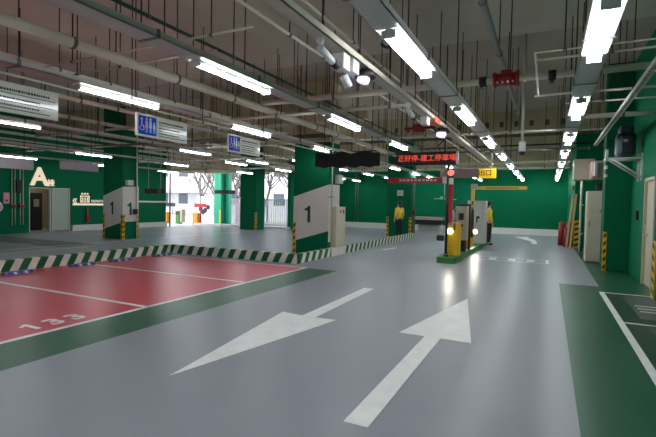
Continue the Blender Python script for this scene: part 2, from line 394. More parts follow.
# central numbered pillar
p = pillar(-6.78, 11.4, -5.62, 12.1, 'large green pillar with a white slanted band numbered 1, beside the beige cabinet', paint=3.27)
b = MB(); b.prism([(-6.78, 11.397, .38), (-5.618, 11.397, .72), (-5.618, 11.397, 2.05), (-6.78, 11.397, 1.69)], (0, -.004, 0), m_band)
b.prism([(-5.617, 11.394, .4), (-5.617, 12.1, .4), (-5.617, 12.1, 2.07), (-5.617, 11.394, 2.05)], (.004, 0, 0), m_band); b.build('painted_band', p)
numeral_one(p, (-6.28, 11.392, 1.18), (1, 0, 0), (0, -1, 0))
guard(p, -6.78, 11.4, 1, 1)
b = MB(); b.tube((-5.58, 11.52, .25), (-5.58, 11.52, 4.9), .02, m_pipe); b.tube((-5.6, 11.38, 1.7), (-5.6, 11.7, 1.7), .015, m_pipe2); b.build('riser_pipe', p)
b = MB(); b.box((-5.61, 11.75, 2.1), (-5.45, 12.0, 2.35), m_steel, .01); b.build('junction_box', p)
# back pillar before the fence
p = pillar(-15.35, 20.0, -14.27, 20.8, 'plain dark green pillar standing before the pale metal fence')
guard(p, -14.26, 19.99, -1, 1, 0, .95, mk=m_yel2)
# pillar behind the person
p = pillar(-6.9, 20.3, -5.72, 21.0, 'plain green pillar behind the person beside the entry lane')
guard(p, -6.9, 20.3, 1, 1); guard(p, -5.72, 20.3, -1, 1)
b = MB(); b.tube((-5.66, 20.5, 0), (-5.66, 20.5, 3.9), .035, m_pipe2); b.box((-5.7, 20.44, 1.05), (-5.6, 20.56, 1.25), m_redp); b.build('riser_pipe', p)
b = MB(); b.box((-6.4, 20.26, 1.95), (-6.12, 20.298, 2.2), m_fix); b.box((-6.33, 20.25, 2.0), (-6.19, 20.27, 2.14), m_glass); b.build('small_notice', p)
# right pillar
p = pillar(1.22, 12.7, 1.75, 13.3, 'tall dark green pillar at right wall with hazard strip and air unit beside it')
guard(p, 1.22, 12.7, 1, 1, 0, .95, w_=.075)
b = MB()
for z0, z1 in ((2.72, 2.95), (2.48, 2.56), (2.28, 2.35)): b.box((1.21, 12.69, z0), (1.26, 12.9, z1), m_fix)
b.build('white_tag', p)
# guards on the wall corners
for (x, y, lab) in ((1.64, 9.3, 'yellow and black hazard strip on near wall corner right of the beige door'), (.9, 19.5, 'yellow and black hazard strip on far wall corner behind the leaning boards')):
    t = thing('hazard_strip', lab, 'hazard strip', (x, y, 0))
    mb = MB()
    if y < 10:
        mb.box((x-.015, y-.2, 0), (x, y-.0, .98), m_yel)
        for k in range(5):
            z = .05+k*.19; mb.prism([(x-.015, y-.18, z), (x-.015, y-.02, z+.06), (x-.015, y-.02, z+.14), (x-.015, y-.18, z+.08)], (-.003, 0, 0), m_black)
    else:
        mb.box((x, y-.015, 0), (x+.2, y, 1.05), m_yel)
        for k in range(5):
            z = .05+k*.2; mb.prism([(x+.02, y-.015, z), (x+.18, y-.015, z+.06), (x+.18, y-.015, z+.14), (x+.02, y-.015, z+.08)], (0, -.003, 0), m_black)
    mb.build('striped_plate', t)
# ================================================================== RIGHT WALL FITTINGS
d = thing('door_2', None, None, (1.75, 9.93, 0)); d['kind'] = 'structure'
b = MB(); b.box((1.73, 9.93, 0), (1.85, 9.99, 2.13), m_doorf); b.box((1.73, 10.87, 0), (1.85, 10.93, 2.13), m_doorf); b.box((1.73, 9.93, 2.07), (1.85, 10.93, 2.13), m_doorf); b.build('door_frame', d)
lf = MB().box((1.78, 9.99, .01), (1.83, 10.87, 2.07), m_beige).build('door_leaf', d)
MB().tube((1.74, 10.72, 1.0), (1.74, 10.72, 1.2), .012, m_steel).box((1.745, 10.70, .98), (1.78, 10.74, 1.02), m_steel).build('door_handle', lf)
b = MB(); b.box((1.70, 11.55, 1.28), (1.75, 11.68, 1.48), m_black, .005); tag(b.build('switch_box'), 'small black switch box on green wall left of the beige door', 'switch box')
u = thing('fan_unit', 'dark blue fan unit on a white bracket high on right green wall', 'fan unit', (1.45, 11.5, 2.56))
MB().box((1.27, 11.25, 2.62), (1.62, 11.75, 3.15), m_unit, .09).box((1.32, 11.3, 3.13), (1.57, 11.7, 3.3), m_unit, .05).build('casing', u)
b = MB()
for k in range(6): b.box((1.36, 11.244, 2.7+k*.07), (1.54, 11.25, 2.72+k*.07), m_black)
b.build('front_grille', u)
MB().box((1.38, 11.238, 2.93), (1.46, 11.246, 2.99), m_lilac).build('rating_plate', u)
b = MB()
for y in (11.28, 11.7):
    b.box((1.08, y, 2.57), (1.75, y+.04, 2.61), m_steel); b.box((1.71, y, 2.12), (1.75, y+.04, 2.7), m_steel)
    b.tube((1.2, y+.02, 2.58), (1.72, y+.02, 2.2), .02, m_steel)
b.box((1.08, 11.28, 2.57), (1.12, 11.74, 2.61), m_steel); b.build('bracket', u)

cb = thing('electrical_cabinet', 'tall beige electrical cabinet beside dark green right pillar', 'cabinet', (1.2, 14.8, 0))
MB().box((.97, 14.45, .02), (1.45, 15.0, 2.0), m_beige, .01).build('body', cb)
dr = MB().box((1.0, 14.435, .08), (1.42, 14.45, 1.96), m_beige, .004).build('door', cb)
MB().box((1.03, 14.415, 1.0), (1.05, 14.435, 1.16), m_black).build('door_handle', dr)
MB().box((1.28, 14.43, 1.42), (1.4, 14.436, 1.46), m_brown).build('nameplate', dr)
bx = thing('overhead_duct', 'beige boxed duct hung above the electrical cabinet', 'duct', (1.3, 16, 2.3))
MB().box((.66, 15.4, 2.38), (1.2, 16.2, 3.0), m_beige2, .01).build('near_section', bx)
MB().box((1.06, 14.5, 2.36), (1.74, 15.38, 2.85), mat('pinkish_panel', (188, 160, 140), .6), .01).build('side_section', bx)
MB().box((1.1, 14.1, 2.42), (1.16, 14.49, 2.8), m_lilac).build('flange', bx)
for k, (x, y) in enumerate(((.98, 17.2), (1.06, 17.9))):
    t = thing('riser_pipe', ['pale vertical pipe behind the electrical cabinet', 'greenish vertical pipe left of the electrical cabinet'][k], 'pipe', (x, y, 0))
    MB().tube((x, y, 0), (x, y, 3.0), .035, [m_pipe, m_green][k], 10).build('pipe_length', t)
    b = MB()
    for z in (.6, 1.6, 2.6): b.tube((x, y, z), (x, y, z+.06), .045, m_steel, 10)
    b.build('collar', t)
MB_v = MB(); MB_v.tube((1.25, 15.4, 2.15), (1.6, 15.4, 2.15), .09, m_black, 12).tube((1.4, 15.4, 2.15), (1.4, 15.4, 2.35), .03, m_black)
tag(MB_v.build('duct_motor', loc=(1.4, 15.4, 2.15)), 'black motor under the beige boxed duct', 'motor')
t = thing('fire_extinguisher', 'small dark extinguisher case on left green wall under the ELEVATOR stripe', 'extinguisher', (-19.95, 14.1, .3))
MB().box((-20, 14.0, .4), (-19.85, 14.2, .75), m_redp, .02).box((-20, 14.05, .75), (-19.9, 14.15, 1.12), m_brown, .01).build('case', t)
# alarm bell and sign on the far side wall
a_ = thing('alarm_bell', 'round red alarm bell on green side wall above the leaning boards', 'alarm bell', (.89, 20.3, 2.3))
MB().tube((.9, 20.3, 2.34), (.83, 20.3, 2.34), .11, m_redp, 16).build('bell', a_)
MB().box((.86, 20.05, 1.92), (.9, 20.6, 2.08), m_redp).build('sign_plate', a_)
# leaning boards and red fire boxes
for k, (x, dx, lab) in enumerate(((.62, .10, 'long pale board leaning on right, left one of the pair'), (.74, .12, 'long pale board leaning on right, right one of the pair'))):
    t = MB(); t.prism([(x, 19.15, 0), (x+.07, 19.15, 0), (x+.07+.17, 19.4, 2.05), (x+.17, 19.4, 2.05)], (0, .03, 0), m_wood)
    tag(t.build('leaning_board', loc=(x, 19.15, 0)), lab, 'board', 'boards leaning in the corner')
for k, (x, y, h, lab) in enumerate(((.52, 20.35, .92, 'tall red bin left of the leaning boards'), (.70, 19.75, .72, 'red traffic bin behind the leaning boards'), (.80, 20.0, .95, 'red bin nearest the side wall behind the leaning boards'))):
    t = thing('red_bin', lab, 'bin', (x, y, 0), 'red bins in the corner')
    MB().tube((x, y, 0), (x, y, h), .14, m_redp, 14, r2=.12).build('body', t)
    MB().tube((x, y, h), (x, y, h+.05), .105, m_black if k == 1 else m_redp, 14, r2=.05).build('lid', t)

# left wall fittings
for k, (y, lab) in enumerate(((10.80, 'leftmost thin pipe pair on left green wall'), (11.12, 'thin pipe pair on left green wall just left of the lobby door'))):
    t = thing('wall_pipe', lab, 'pipe', (-19.95, y, 0), 'thin pipes on the left wall')
    for dy in (-.06, .06):
        MB().tube((-19.94, y+dy, .36), (-19.94, y+dy, 2.9), .018, m_pipe).build('pipe_length', t)
    MB().box((-19.99, y-.1, 1.1), (-19.9, y+.1, 1.2), m_redp).build('clamp', t)
t = thing('wall_speaker', 'black box speaker on left green wall between the thin pipes', 'speaker', (-19.9, 10.96, 1.8))
MB().box((-20, 10.86, 1.7), (-19.8, 11.04, 2.25), m_black, .02).build('casing', t)
t = thing('call_box', 'pink and red call box on left green wall at the photo edge', 'call box', (-19.95, 10.5, 1.3))
MB().box((-20, 10.42, 1.25), (-19.93, 10.64, 1.7), m_pink, .01).build('casing', t)
MB().tube((-19.93, 10.53, 1.38), (-19.9, 10.53, 1.38), .04, m_redp, 10).build('button', t)
# parked scooter-like white round thing cut by the frame: wall mirror
t = thing('round_mirror', 'white rimmed round sign at far left photo edge', 'sign', (-19.9, 10.2, 1.1))
MB().tube((-19.93, 10.16, 1.12), (-19.9, 10.16, 1.12), .22, m_wplast, 20).build('rim', t)
MB().tube((-19.9, 10.16, 1.12), (-19.895, 10.16, 1.12), .17, m_pink, 20).build('face', t)
MB().tube((-19.95, 10.16, 0), (-19.95, 10.16, 1.0), .03, m_black).build('post', t)

# ================================================================== BEIGE CABINET AT CENTRAL PILLAR
cb = thing('control_cabinet', 'narrow beige control cabinet on the kerb beside the large numbered pillar', 'cabinet', (-5.54, 11.9, .24))
MB().box((-5.615, 11.56, .245), (-5.45, 12.2, 1.42), m_beige, .008).build('body', cb)
dr = MB().box((-5.45, 11.60, .29), (-5.44, 12.16, 1.38), m_beige, .003).build('door', cb)
MB().tube((-5.44, 11.83, 1.28), (-5.425, 11.83, 1.28), .035, m_black, 10).build('black_button', dr)
MB().box((-5.44, 12.0, 1.22), (-5.43, 12.08, 1.34), m_redp).build('red_label', dr)
MB().box((-5.44, 11.8, .92), (-5.436, 12.0, .96), m_steel).build('nameplate', dr)

# ================================================================== BARRIER ISLAND
X0, X1 = -2.62, -2.12
b = MB(); P = [(X0, 18.2, 0), (X0, 11.85, 0), (X0+.06, 11.72, 0), (X1-.06, 11.78, 0), (X1, 11.9, 0), (X1, 18.2, 0)]
b.prism(P, (0, 0, .16), m_isl)
tag(b.build('barrier_island', loc=(-2.37, 11.8, 0)), 'long low green traffic island carrying the barrier machines', 'island')
IZ = .16
t = thing('signal_post', 'slim black post with round lit signal at island nose', 'signal post', (-2.41, 12.0, IZ))
MB().tube((-2.41, 12.0, IZ), (-2.41, 12.0, 2.6), .035, m_black, 10).tube((-2.41, 12, IZ), (-2.41, 12, IZ+.07), .08, m_black, 12, r2=.045).build('post', t)
MB().tube((-2.33, 11.99, 2.38), (-2.33, 11.93, 2.38), .085, m_ledw, 16).build('signal_lamp', t)
MB().box((-2.4, 11.99, 2.26), (-2.26, 12.1, 2.5), m_black, .01).build('signal_housing', t)
MB().box((-2.64, 11.86, .58), (-2.45, 12.0, .73), m_black, .02).tube((-2.55, 11.86, .655), (-2.55, 11.83, .655), .05, m_intd, 12).build('plate_camera', t)
MB().box((-2.375, 11.97, 2.08), (-2.27, 12.03, 2.24), m_steel).build('clamp', t)
t = thing('barrier_gate', 'yellow barrier gate machine with raised red arm and bright lamp', 'barrier gate', (-2.25, 12.25, IZ))
MB().box((-2.40, 12.1, IZ), (-2.11, 12.5, 1.06), m_yel, .03).build('housing', t)
MB().box((-2.39, 12.05, 1.0), (-2.27, 12.12, 1.1), m_lilac, .01).build('arm_clamp', t)
MB().box((-2.38, 12.045, 1.06), (-2.28, 12.075, 2.08), m_red2).build('raised_arm', t)
MB().tube((-2.33, 12.1, .83), (-2.33, 12.075, .83), .075, m_glow, 14).build('lamp', t)
MB().box((-2.25, 12.09, .86), (-2.19, 12.1, 1.05), m_brown).build('access_slot', t)
t = thing('ticket_machine', 'grey ticket terminal behind the yellow barrier gate', 'ticket machine', (-2.3, 13.7, IZ))
MB().box((-2.46, 13.5, .5), (-2.14, 13.9, 1.5), m_beige2, .02).build('housing', t)
MB().box((-2.40, 13.55, IZ), (-2.18, 13.85, .5), m_black, .01).build('pedestal', t)
MB().box((-2.36, 13.49, 1.1), (-2.22, 13.5, 1.3), m_black).build('screen', t)
MB().box((-2.30, 13.44, .9), (-2.24, 13.5, .98), m_dark).build('card_reader', t)
t = thing('canopy_frame', 'black square-cornered tube frame over the ticket terminal', 'frame', (-2.1, 14.1, IZ))
MB().tube((-2.14, 14.1, IZ), (-2.14, 14.1, 1.58), .03, m_black).tube((-2.5, 14.1, 1.55), (-2.14, 14.1, 1.55), .03, m_black).tube((-2.5, 14.1, IZ), (-2.5, 14.1, 1.58), .03, m_black).build('tube_frame', t)
t = thing('payment_machine', 'slim orange and black payment machine beside the yellow height post', 'payment machine', (-2.35, 15.2, IZ))
MB().box((-2.4, 15.1, IZ), (-2.24, 15.3, 1.25), m_org, .02).build('housing', t)
MB().box((-2.24, 15.05, .5), (-2.19, 15.3, 1.4), m_black).build('side_panel', t)
t = thing('height_bar', 'yellow height limit bar reaching right from a yellow post on island', 'height bar', (-2.33, 16.0, IZ))
MB().box((-2.40, 15.95, IZ), (-2.29, 16.05, 2.2), m_yel2, .01).build('post', t)
MB().box((-2.28, 15.96, 2.09), (-.64, 16.03, 2.20), m_yel2, .005).build('bar', t)
MB().box((-2.42, 15.93, 2.12), (-2.2, 16.07, 2.28), m_lilac, .02).build('joint', t)
b = MB()
for k in range(12): b.box((-1.9+k*.085, 15.954, 2.12), (-1.84+k*.085, 15.96, 2.165), m_brown)
b.build('small_lettering', t)
b = MB()
for k in range(4): b.box((-2.375, 15.944, .9+k*.22), (-2.315, 15.95, 1.03+k*.22), m_brown)
b.build('post_lettering', t)
MB().tube((-2.22, 15.93, .64), (-2.22, 15.90, .64), .07, m_glow, 14).box((-2.3, 15.93, .54), (-2.15, 15.95, .74), m_fix).build('lamp', t)
MB().box((-2.2, 15.9, 1.1), (-2.1, 16, 1.17), m_black).box((-2.2, 15.9, .95), (-2.17, 16, 1.17), m_black).build('intercom', t)
t = thing('attendant_booth', 'plain white upright booth at far end of the island', 'booth', (-2.3, 17, IZ))
MB().box((-2.66, 16.9, IZ), (-2.03, 17.5, 1.72), m_fix, .015).build('body', t)
MB().box((-2.6, 16.89, .3), (-2.1, 16.9, 1.6), m_fix, .004).build('door', t)
for nm, loc, tgt, pw in (('gate_lamp_light', (-2.33, 12.02, .83), (-2.9, 10.8, 0), 8), ('post_lamp_light', (-2.2, 15.85, .66), (-1.7, 14.2, 0), 11)):
    ld = bpy.data.lights.new(nm, 'SPOT'); ld.energy = pw; ld.color = (1, .96, .86); ld.spot_size = math.radians(140); ld.spot_blend = .8; ld.shadow_soft_size = .05
    lo = bpy.data.objects.new(nm, ld); C.objects.link(lo); lo.location = loc
    lo.rotation_euler = (Vector(tgt)-Vector(loc)).to_track_quat('-Z', 'Y').to_euler()
# red height bar over the entry lane
t = thing('height_bar', 'red height limit bar hung over the entry lane', 'height bar', (-3.7, 13.5, 2.2))
MB().box((-4.58, 13.48, 2.20), (-2.86, 13.52, 2.35), m_red2, .005).build('bar', t)
b = MB()
for k in range(10): b.box((-4.2+k*.12, 13.473, 2.245), (-4.12+k*.12, 13.48, 2.305), m_wplast)
b.build('small_lettering', t)
MB().box((-2.86, 13.45, 2.18), (-2.74, 13.55, 2.37), m_wplast, .01).build('clamp', t)
MB().tube((-2.8, 13.5, 1.72), (-2.8, 13.5, 2.18), .012, m_steel).tube((-3.1, 13.5, 1.72), (-2.45, 13.5, 1.7), .01, m_steel).sphere((-2.88, 13.5, 1.74), .05, m_steel).build('hanging_rod', t)
for x in (-4.5, -2.8): MB().tube((x, 13.5, 2.35), (x, 13.5, CZ2), .008, m_rod).build('hanger_rod', t)
# overhead exit board
t = thing('exit_board', 'brown overhead board ending in a lit yellow exit sign', 'sign', (-2.3, 14.5, 2.4))
MB().box((-3.16, 14.5, 2.41), (-1.97, 14.6, 2.68), m_brown, .005).build('brown_face', t)
MB().box((-1.97, 14.48, 2.39), (-1.47, 14.6, 2.68), m_signy, .005).build('yellow_face', t)
text_mesh('lettering', '出口', .2, (-1.78, 14.475, 2.54), (1, 0, 0), (0, 0, 1), m_redp, t, .004, bold=.004)
for x in (-3.0, -1.6): MB().tube((x, 14.55, 2.68), (x, 14.55, CZ2), .012, m_pipe).build('hanger_rod', t)
t = thing('white_bag', 'pale cloth bag hanging on the ticket machine side', 'bag', (-2.5, 13.3, .9))
MB().sphere((-2.53, 13.44, 1.2), .09, m_lilac, (.8, .6, 2.2)).build('pouch', t); MB().tube((-2.53, 13.44, 1.36), (-2.46, 13.51, 1.45), .008, m_lilac).build('strap', t)
# long dark bench beyond
t = thing('low_bench', 'low beige bench with dark gap by far green wall', 'bench', (-6, 26, 0))
MB().box((-7.2, 26.2, .66), (-5.5, 26.8, .84), m_beige2, .01).build('top', t)
MB().box((-7.15, 26.35, .38), (-5.6, 26.8, .66), m_black).box((-7.15, 26.5, 0), (-7.0, 26.8, .4), m_white).box((-5.75, 26.5, 0), (-5.6, 26.8, .4), m_white).build('base', t)
# vertical wall pipe on back wall
t = thing('riser_pipe', 'pair of thin grey pipes on far wall right of central pillar', 'pipe', (-11.2, 26.5, 0))
for dx in (0, .18): MB().tube((-11.3+dx, 26.85, .35), (-11.3+dx, 26.85, 3.6), .03, m_pipe2).build('pipe_length', t)

# LED board
t = thing('led_sign', 'lit LED sign with red Chinese characters hanging over the lane', 'sign', (-2.5, 10, 2.42))
MB().box((-3.2, 10.0, 2.42), (-1.85, 10.1, 2.71), m_dark, .006).build('casing', t)
text_mesh('red_characters', '正好停-建工停車場', .160, (-2.50, 9.996, 2.565), (1, 0, 0), (0, 0, 1), m_led, t, .004, bold=.0)
MB().box((-1.85, 10.02, 2.44), (-1.80, 10.08, 2.70), m_wplast).build('end_cap', t)
MB().tube((-3.1, 10.05, 2.71), (-3.1, 10.05, CZ2), .01, m_rod).build('hanger_rod', t)
MB().tube((-2.1, 10.05, 2.71), (-2.1, 10.05, CZ2), .01, m_rod).build('hanger_rod', t)
cvp = [(-2.2, 10.05, 2.71), (-2.25, 10.05, 2.85), (-2.12, 10.05, 2.97), (-2.18, 10.05, 3.1), (-2.0, 10.05, 3.2)]
b = MB()
for a_, b_ in zip(cvp, cvp[1:]): b.tube(a_, b_, .012, m_black, 6)
b.build('power_cable', t)
t = thing('covered_sign', 'long sign board wrapped in black cloth hanging before large pillar', 'sign', (-4.2, 9.4, 2.37))
b = MB(); N = 14; tp = []; bt = []
for k in range(N+1):
    x = -5.02+1.6*k/N; tp.append((x, 9.4, 2.70+.025*math.sin(k*1.3)-.01*(k % 3))); bt.append((x, 9.4, 2.36+.02*math.sin(k*1.9+1)))
b.prism(bt+tp[::-1], (0, .1, 0), m_blck); b.build('cloth_cover', t)
for x in (-4.8, -3.6): MB().tube((x, 9.45, 2.7), (x, 9.45, CZ2), .01, m_rod).build('hanger_rod', t)

# ================================================================== LIGHTS
def make_light(x, y, z=3.0, L=1.36, off=.036, r=.016):
    t = thing('fluorescent_light', 'x', 'light', (x, y+L/2, z))
    MB().box((x-.03, y, z-.02), (x+.03, y+L, z+.03), m_fix).box((x-.065, y-.0, z-.045), (x+.065, y+.02, z+.025), m_fix).box((x-.065, y+L-.02, z-.045), (x+.065, y+L, z+.025), m_fix).build('housing', t)
    for s_ in (-off, off): MB().tube((x+s_, y+.025, z-.02), (x+s_, y+L-.025, z-.02), r, m_tube, 10).build('tube', t)
    return t
proto = make_light(0, 0)
proto_slim = make_light(0, 0, off=.024, r=.014)
used = set()
ROWS = [(.36, 'rightmost trunking row', (3.83, 7.07, 10.3, 13.3, 16.5, 19.8, 22.6, 25.2)),
        (-1.30, 'trunking row over the exit lane', (3.74, 7.02, 10.35, 13.6, 16.9, 20.0, 22.6, 25.2)),
        (-3.46, 'trunking row over the entry lane', (3.7, 6.9, 10.2, 13.4, 16.6, 19.8, 22.8, 25.2)),
        (-5.68, 'trunking row above the hanging pictogram signs', (3.86, 7.05, 10.45, 13.6, 16.8, 20.0, 22.8, 25.2)),
        (-8.0, 'trunking row over the far parking bays', (13.2, 16.6, 19.8, 22.8, 25.2)),
        (-10.9, 'trunking row near the far green wall at left', (13.2, 16.6, 19.8, 22.8, 25.2)),
        (-9.7, 'trunking row above the striped kerb at left', (4.42, 9.7, 12.9, 16.2)),
        (-13.8, 'trunking row nearest the numbered left pillar', (9.3, 13.0, 17.6)),
        (-17.6, 'trunking row along the left wall', (9.0, 12.6, 16.2))]
def place_light(x, y, label, grp):
    src = proto if x > -2 else proto_slim
    o = copy_tree(src) if src in used else src; used.add(src)
    o.location = (x, y+.68, 3.0); o['label'] = label; o['group'] = grp
    return o
for x, rn, ys in ROWS:
    for i, y in enumerate(ys):
        place_light(x, y, '%s twin tube light on the %s' % (ORD[i], rn), 'fluorescent lights')
# rows continue behind the photographer as part of the same car park
for x, rn in ((.36, 'rightmost row'), (-1.3, 'exit lane row'), (-3.46, 'entry lane row'), (-5.68, 'pictogram sign row')):
    for y, w_ in ((.5, 'just outside the frame'), (-2.7, 'farthest outside the frame')):
        place_light(x, y, 'twin tube light continuing the %s, %s overhead' % (rn, w_), 'fluorescent lights')

nrod = 0
def rods(parent, pts, m=m_rod, r=.008, zt=None):
    for (x, y, z) in pts:
        top = zt if zt else (CZ1 if y < 8.47 else CZ2)
        MB().tube((x, y, z), (x, y, top), r, m, 5, cap=False).build('hanger_rod', parent)
# trunking
for x, rn, ys in ROWS:
    y0, y1 = (-1.0 if x > -7 else 3.0), (26.35 if x > -7 else 18.8)
    if x in (-8.0, -10.9): y0, y1 = 12.6, 26.35
    wdt = .12 if x > -7 else .06
    t = thing('light_trunking', 'long grey steel trunking carrying the %s' % rn.replace('trunking row', 'row of lights'), 'trunking', (x, y0, 3.05))
    b = MB(); b.box((x-wdt, y0, 3.035), (x+wdt, y1, 3.045), m_steel); b.box((x-wdt, y0, 3.035), (x-wdt+.008, y1, 3.10), m_steel); b.box((x+wdt-.008, y0, 3.035), (x+wdt, y1, 3.10), m_steel)
    b.build('channel', t)
    yy = y0+.8
    while yy < y1: MB().box((x-wdt-.012, yy, 3.025), (x+wdt+.012, yy+.035, 3.11), m_pipe2).build('bracket', t); yy += 1.63
    pts = []; yy = y0+.8
    while yy < y1:
        pts.append((x+random.choice((-1, 1))*(wdt-.01), yy+.02, 3.1)); yy += 1.63
    rods(t, [q for q in pts if not any(abs(q[1]-c_) < .3 and q[1] > 17 for c_ in (17.75, 20.85, 23.85))])

# ================================================================== PIPES UNDER THE CEILING
def pipe(name, label, a, b, r, m=m_pipe, step=1.2, n=10, jit=.25, rodm=m_rod, sq=False, clampm=None, rod=True):
    a, b = Vector(a), Vector(b); t = thing(name, label, name.split('_')[-1], a)
    mb = MB(); mb.tube(a, b, r, m, n); mb.build('pipe_length', t)
    d = b-a; L = d.length; k = int(L/step); cm = MB(); pts = []
    for i in range(k):
        q = a+d*((i+.5+random.uniform(-jit, jit))/k)
        dn = d.normalized()*.02
        MB().tube(q-dn, q+dn, r+.008, clampm or m_rod2, n).build('clamp', t); pts.append((q.x, q.y, q.z+r*.9))
    if rod: rods(t, [p_ for p_ in pts if not (16.9 < p_[1] < 18.2 or 20.4 < p_[1] < 21.3 or 11.5 < p_[1] < 12.4)], rodm)
    return t
pipe('thick_pipe', 'thick cream pipe running from upper left corner towards the far wall', (-4.98, -1, 3.3), (-4.98, 19, 3.3), .065, step=1.3, n=14)
pipe('sign_rail_pipe', 'thin cream rail pipe holding the hanging pictogram signs', (-5.42, 1.5, 2.87), (-5.42, 12.5, 2.87), .014, step=1.7)
pipe('green_pipe', 'slim dark green pipe running diagonally over the entry lane', (-4.2, 0, 3.62), (-4.2, 19, 3.62), .022, m_gpipe, step=1.5)
pipe('grey_conduit_pipe', 'dark grey steel pipe running high over the exit lane', (-.69, -1, 3.66), (-.69, 11.2, 3.66), .04, m_pipe2, step=1.6)
pipe('cross_pipe', 'cream sprinkler main crossing the lanes with the red valve on it', (-4.88, 7.0, 3.36), (2.15, 7.0, 3.36), .05, step=.9)
pipe('cross_pipe', 'thin cream pipe crossing just beyond the sprinkler main at right', (-.2, 5.9, 3.26), (2.15, 5.9, 3.26), .014, step=.8)
pipe('cross_pipe', 'thin cream pipe crossing at right nearest the upper edge', (-.2, 5.62, 3.26), (2.15, 5.62, 3.26), .010, step=.8)
pipe('cross_pipe', 'thin cream pipe crossing at right below the sprinkler main', (-.24, 7.5, 3.2), (2.15, 7.5, 3.2), .017, step=.8)
pipe('cross_pipe', 'lower thin pipe crossing at right above the fan unit', (.2, 8.2, 3.2), (2.15, 8.2, 3.2), .013, step=.8)
pipe('cross_pipe', 'thick cream pipe crossing at right towards the fan unit', (.55, 9.6, 3.22), (1.74, 9.6, 3.22), .045, step=.8)
pipe('cross_pipe', 'left cream pipe crossing between the thick pipe and lane trunking', (-6.6, 3.96, 3.38), (-2.9, 3.96, 3.38), .014, step=.9)
pipe('cross_pipe', 'cream pipe crossing above the first pictogram sign', (-6.6, 4.2, 3.3), (-3.6, 4.2, 3.3), .012, step=.9)
pipe('cross_pipe', 'cream pipe crossing beyond the second pictogram sign', (-12.5, 7.35, 3.19), (-2.1, 7.35, 3.19), .028, step=1.1)
pipe('cross_pipe', 'brownish pipe crossing before the numbered left pillar', (-19.5, 9.9, 3.25), (-6.0, 9.9, 3.25), .035, mat('brown_pipe', (140, 116, 100), .6), step=1.1)
pipe('cross_pipe', 'cream pipe crossing behind the covered sign', (-12.0, 10.75, 3.19), (.8, 10.75, 3.19), .022, step=1.0)
pipe('cross_pipe', 'grey pipe crossing far over both lanes', (-9, 14.4, 3.2), (1.6, 14.4, 3.2), .03, m_pipe2, step=1.0)
pipe('cross_pipe', 'white pipe crossing just before the far green wall', (-12.8, 22.6, 3.35), (.8, 22.6, 3.35), .035, m_white, step=1.5)
pipe('cross_pipe', 'dark pipe crossing under the slotted concrete beam', (-9, 16.4, 3.6), (1.7, 16.4, 3.6), .025, m_dark, step=.8)
pipe('cross_pipe', 'pale pipe crossing before the daylight opening', (-19.6, 18.6, 3.22), (-6, 18.6, 3.22), .04, m_pipe, step=1.1)
pipe('cross_pipe', 'pale thin pipe crossing left half beyond the striped kerb', (-19.6, 14.2, 3.2), (-7.2, 14.2, 3.2), .022, m_pipe, step=1.0)
for x, z, r, lab in ((-6.9, 3.5, .035, 'cream pipe running deep beside the sign rail, left side'), (-7.6, 3.6, .02, 'thin cream pipe running deep left of the sign rail'),
                     (-8.4, 3.45, .045, 'medium cream pipe running deep above the red bays'), (-10.6, 3.5, .05, 'thick cream pipe running deep above the striped kerb'),
                     (-11.6, 3.42, .02, 'thin pipe running deep beyond the striped kerb'), (-14.0, 3.55, .05, 'thick pipe running deep right of the numbered left pillar'),
                     (-16.4, 3.48, .03, 'pipe running deep left of the numbered left pillar'), (-18.6, 3.5, .04, 'pipe running deep close to the left wall'),
                     (-2.75, 3.45, .018, 'thin cream pipe running deep between entry lane trunking and camera rail'), (-2.45, 3.7, .02, 'thin pipe running deep beside the camera rail')):
    pipe('deep_pipe', lab, (x, (1.0 if x > -9 else 3.5), z), (x, (19 if x < -3 else 24), z), r, m_pipe, step=1.25)
# duct, cable tray and diagonal tray
t = thing('rectangular_duct', 'broad pale rectangular duct crossing in front of the large pillar top', 'duct', (-8, 10.9, 3.5))
MB().box((-9.2, 10.85, 3.75), (-4.3, 11.3, 4.07), m_beam, .01).build('duct_body', t)
for k in range(5): MB().box((-8.8+k*1.0, 10.83, 3.73), (-8.74+k*1.0, 11.32, 4.09), m_steel).build('flange', t); rods(t, [(-8.5, 11.0, 4.07), (-7.0, 11.0, 4.07), (-5.4, 11.0, 4.07), (-4.6, 11.0, 4.07)])
def tray(label, a, b, wd, axis, m=m_steel, rung=.3):
    t = thing('cable_tray', label, 'cable tray', a); mb = MB(); x0, y0, z = a; x1, y1, _ = b
    if axis == 'y':
        for s_ in (-1, 1): mb.box((x0+s_*wd/2-.008, y0, z), (x0+s_*wd/2+.008, y1, z+.05), m)
        k = y0
        while k < y1: MB().box((x0-wd/2, k, z+.01), (x0+wd/2, k+.03, z+.025), m).build('rung', t); k += rung
    else:
        for s_ in (-1, 1): mb.box((x0, y0+s_*wd/2-.008, z), (x1, y0+s_*wd/2+.008, z+.05), m)
        k = x0
        while k < x1: MB().box((k, y0-wd/2, z+.01), (k+.03, y0+wd/2, z+.025), m).build('rung', t); k += rung
    mb.build('side_rails', t)
    n = int(max(abs(x1-x0), abs(y1-y0))/1.5); pts = []
    for i in range(n):
        q = (i+.5)/n; pts.append((x0+(x1-x0)*q, y0+(y1-y0)*q, z+.05))
    rods(t, [p_ for p_ in pts if not (16.9 < p_[1] < 18.2 or 20.4 < p_[1] < 21.3)])
    return t
tray('narrow cable tray running deep beside the right wall', (.97, 2, 3.02), (.97, 12.5, 3.02), .06, 'y', rung=.12)
tray('dark cable tray crossing near the top of the large pillar', (-9.6, 10.35, 3.25), (-5.1, 10.35, 3.25), .3, 'x', m_rod2, .15)
tray('cable tray crossing far over both lanes', (-10, 15.3, 3.75), (1.6, 15.3, 3.75), .3, 'x', m_rod2, .2)
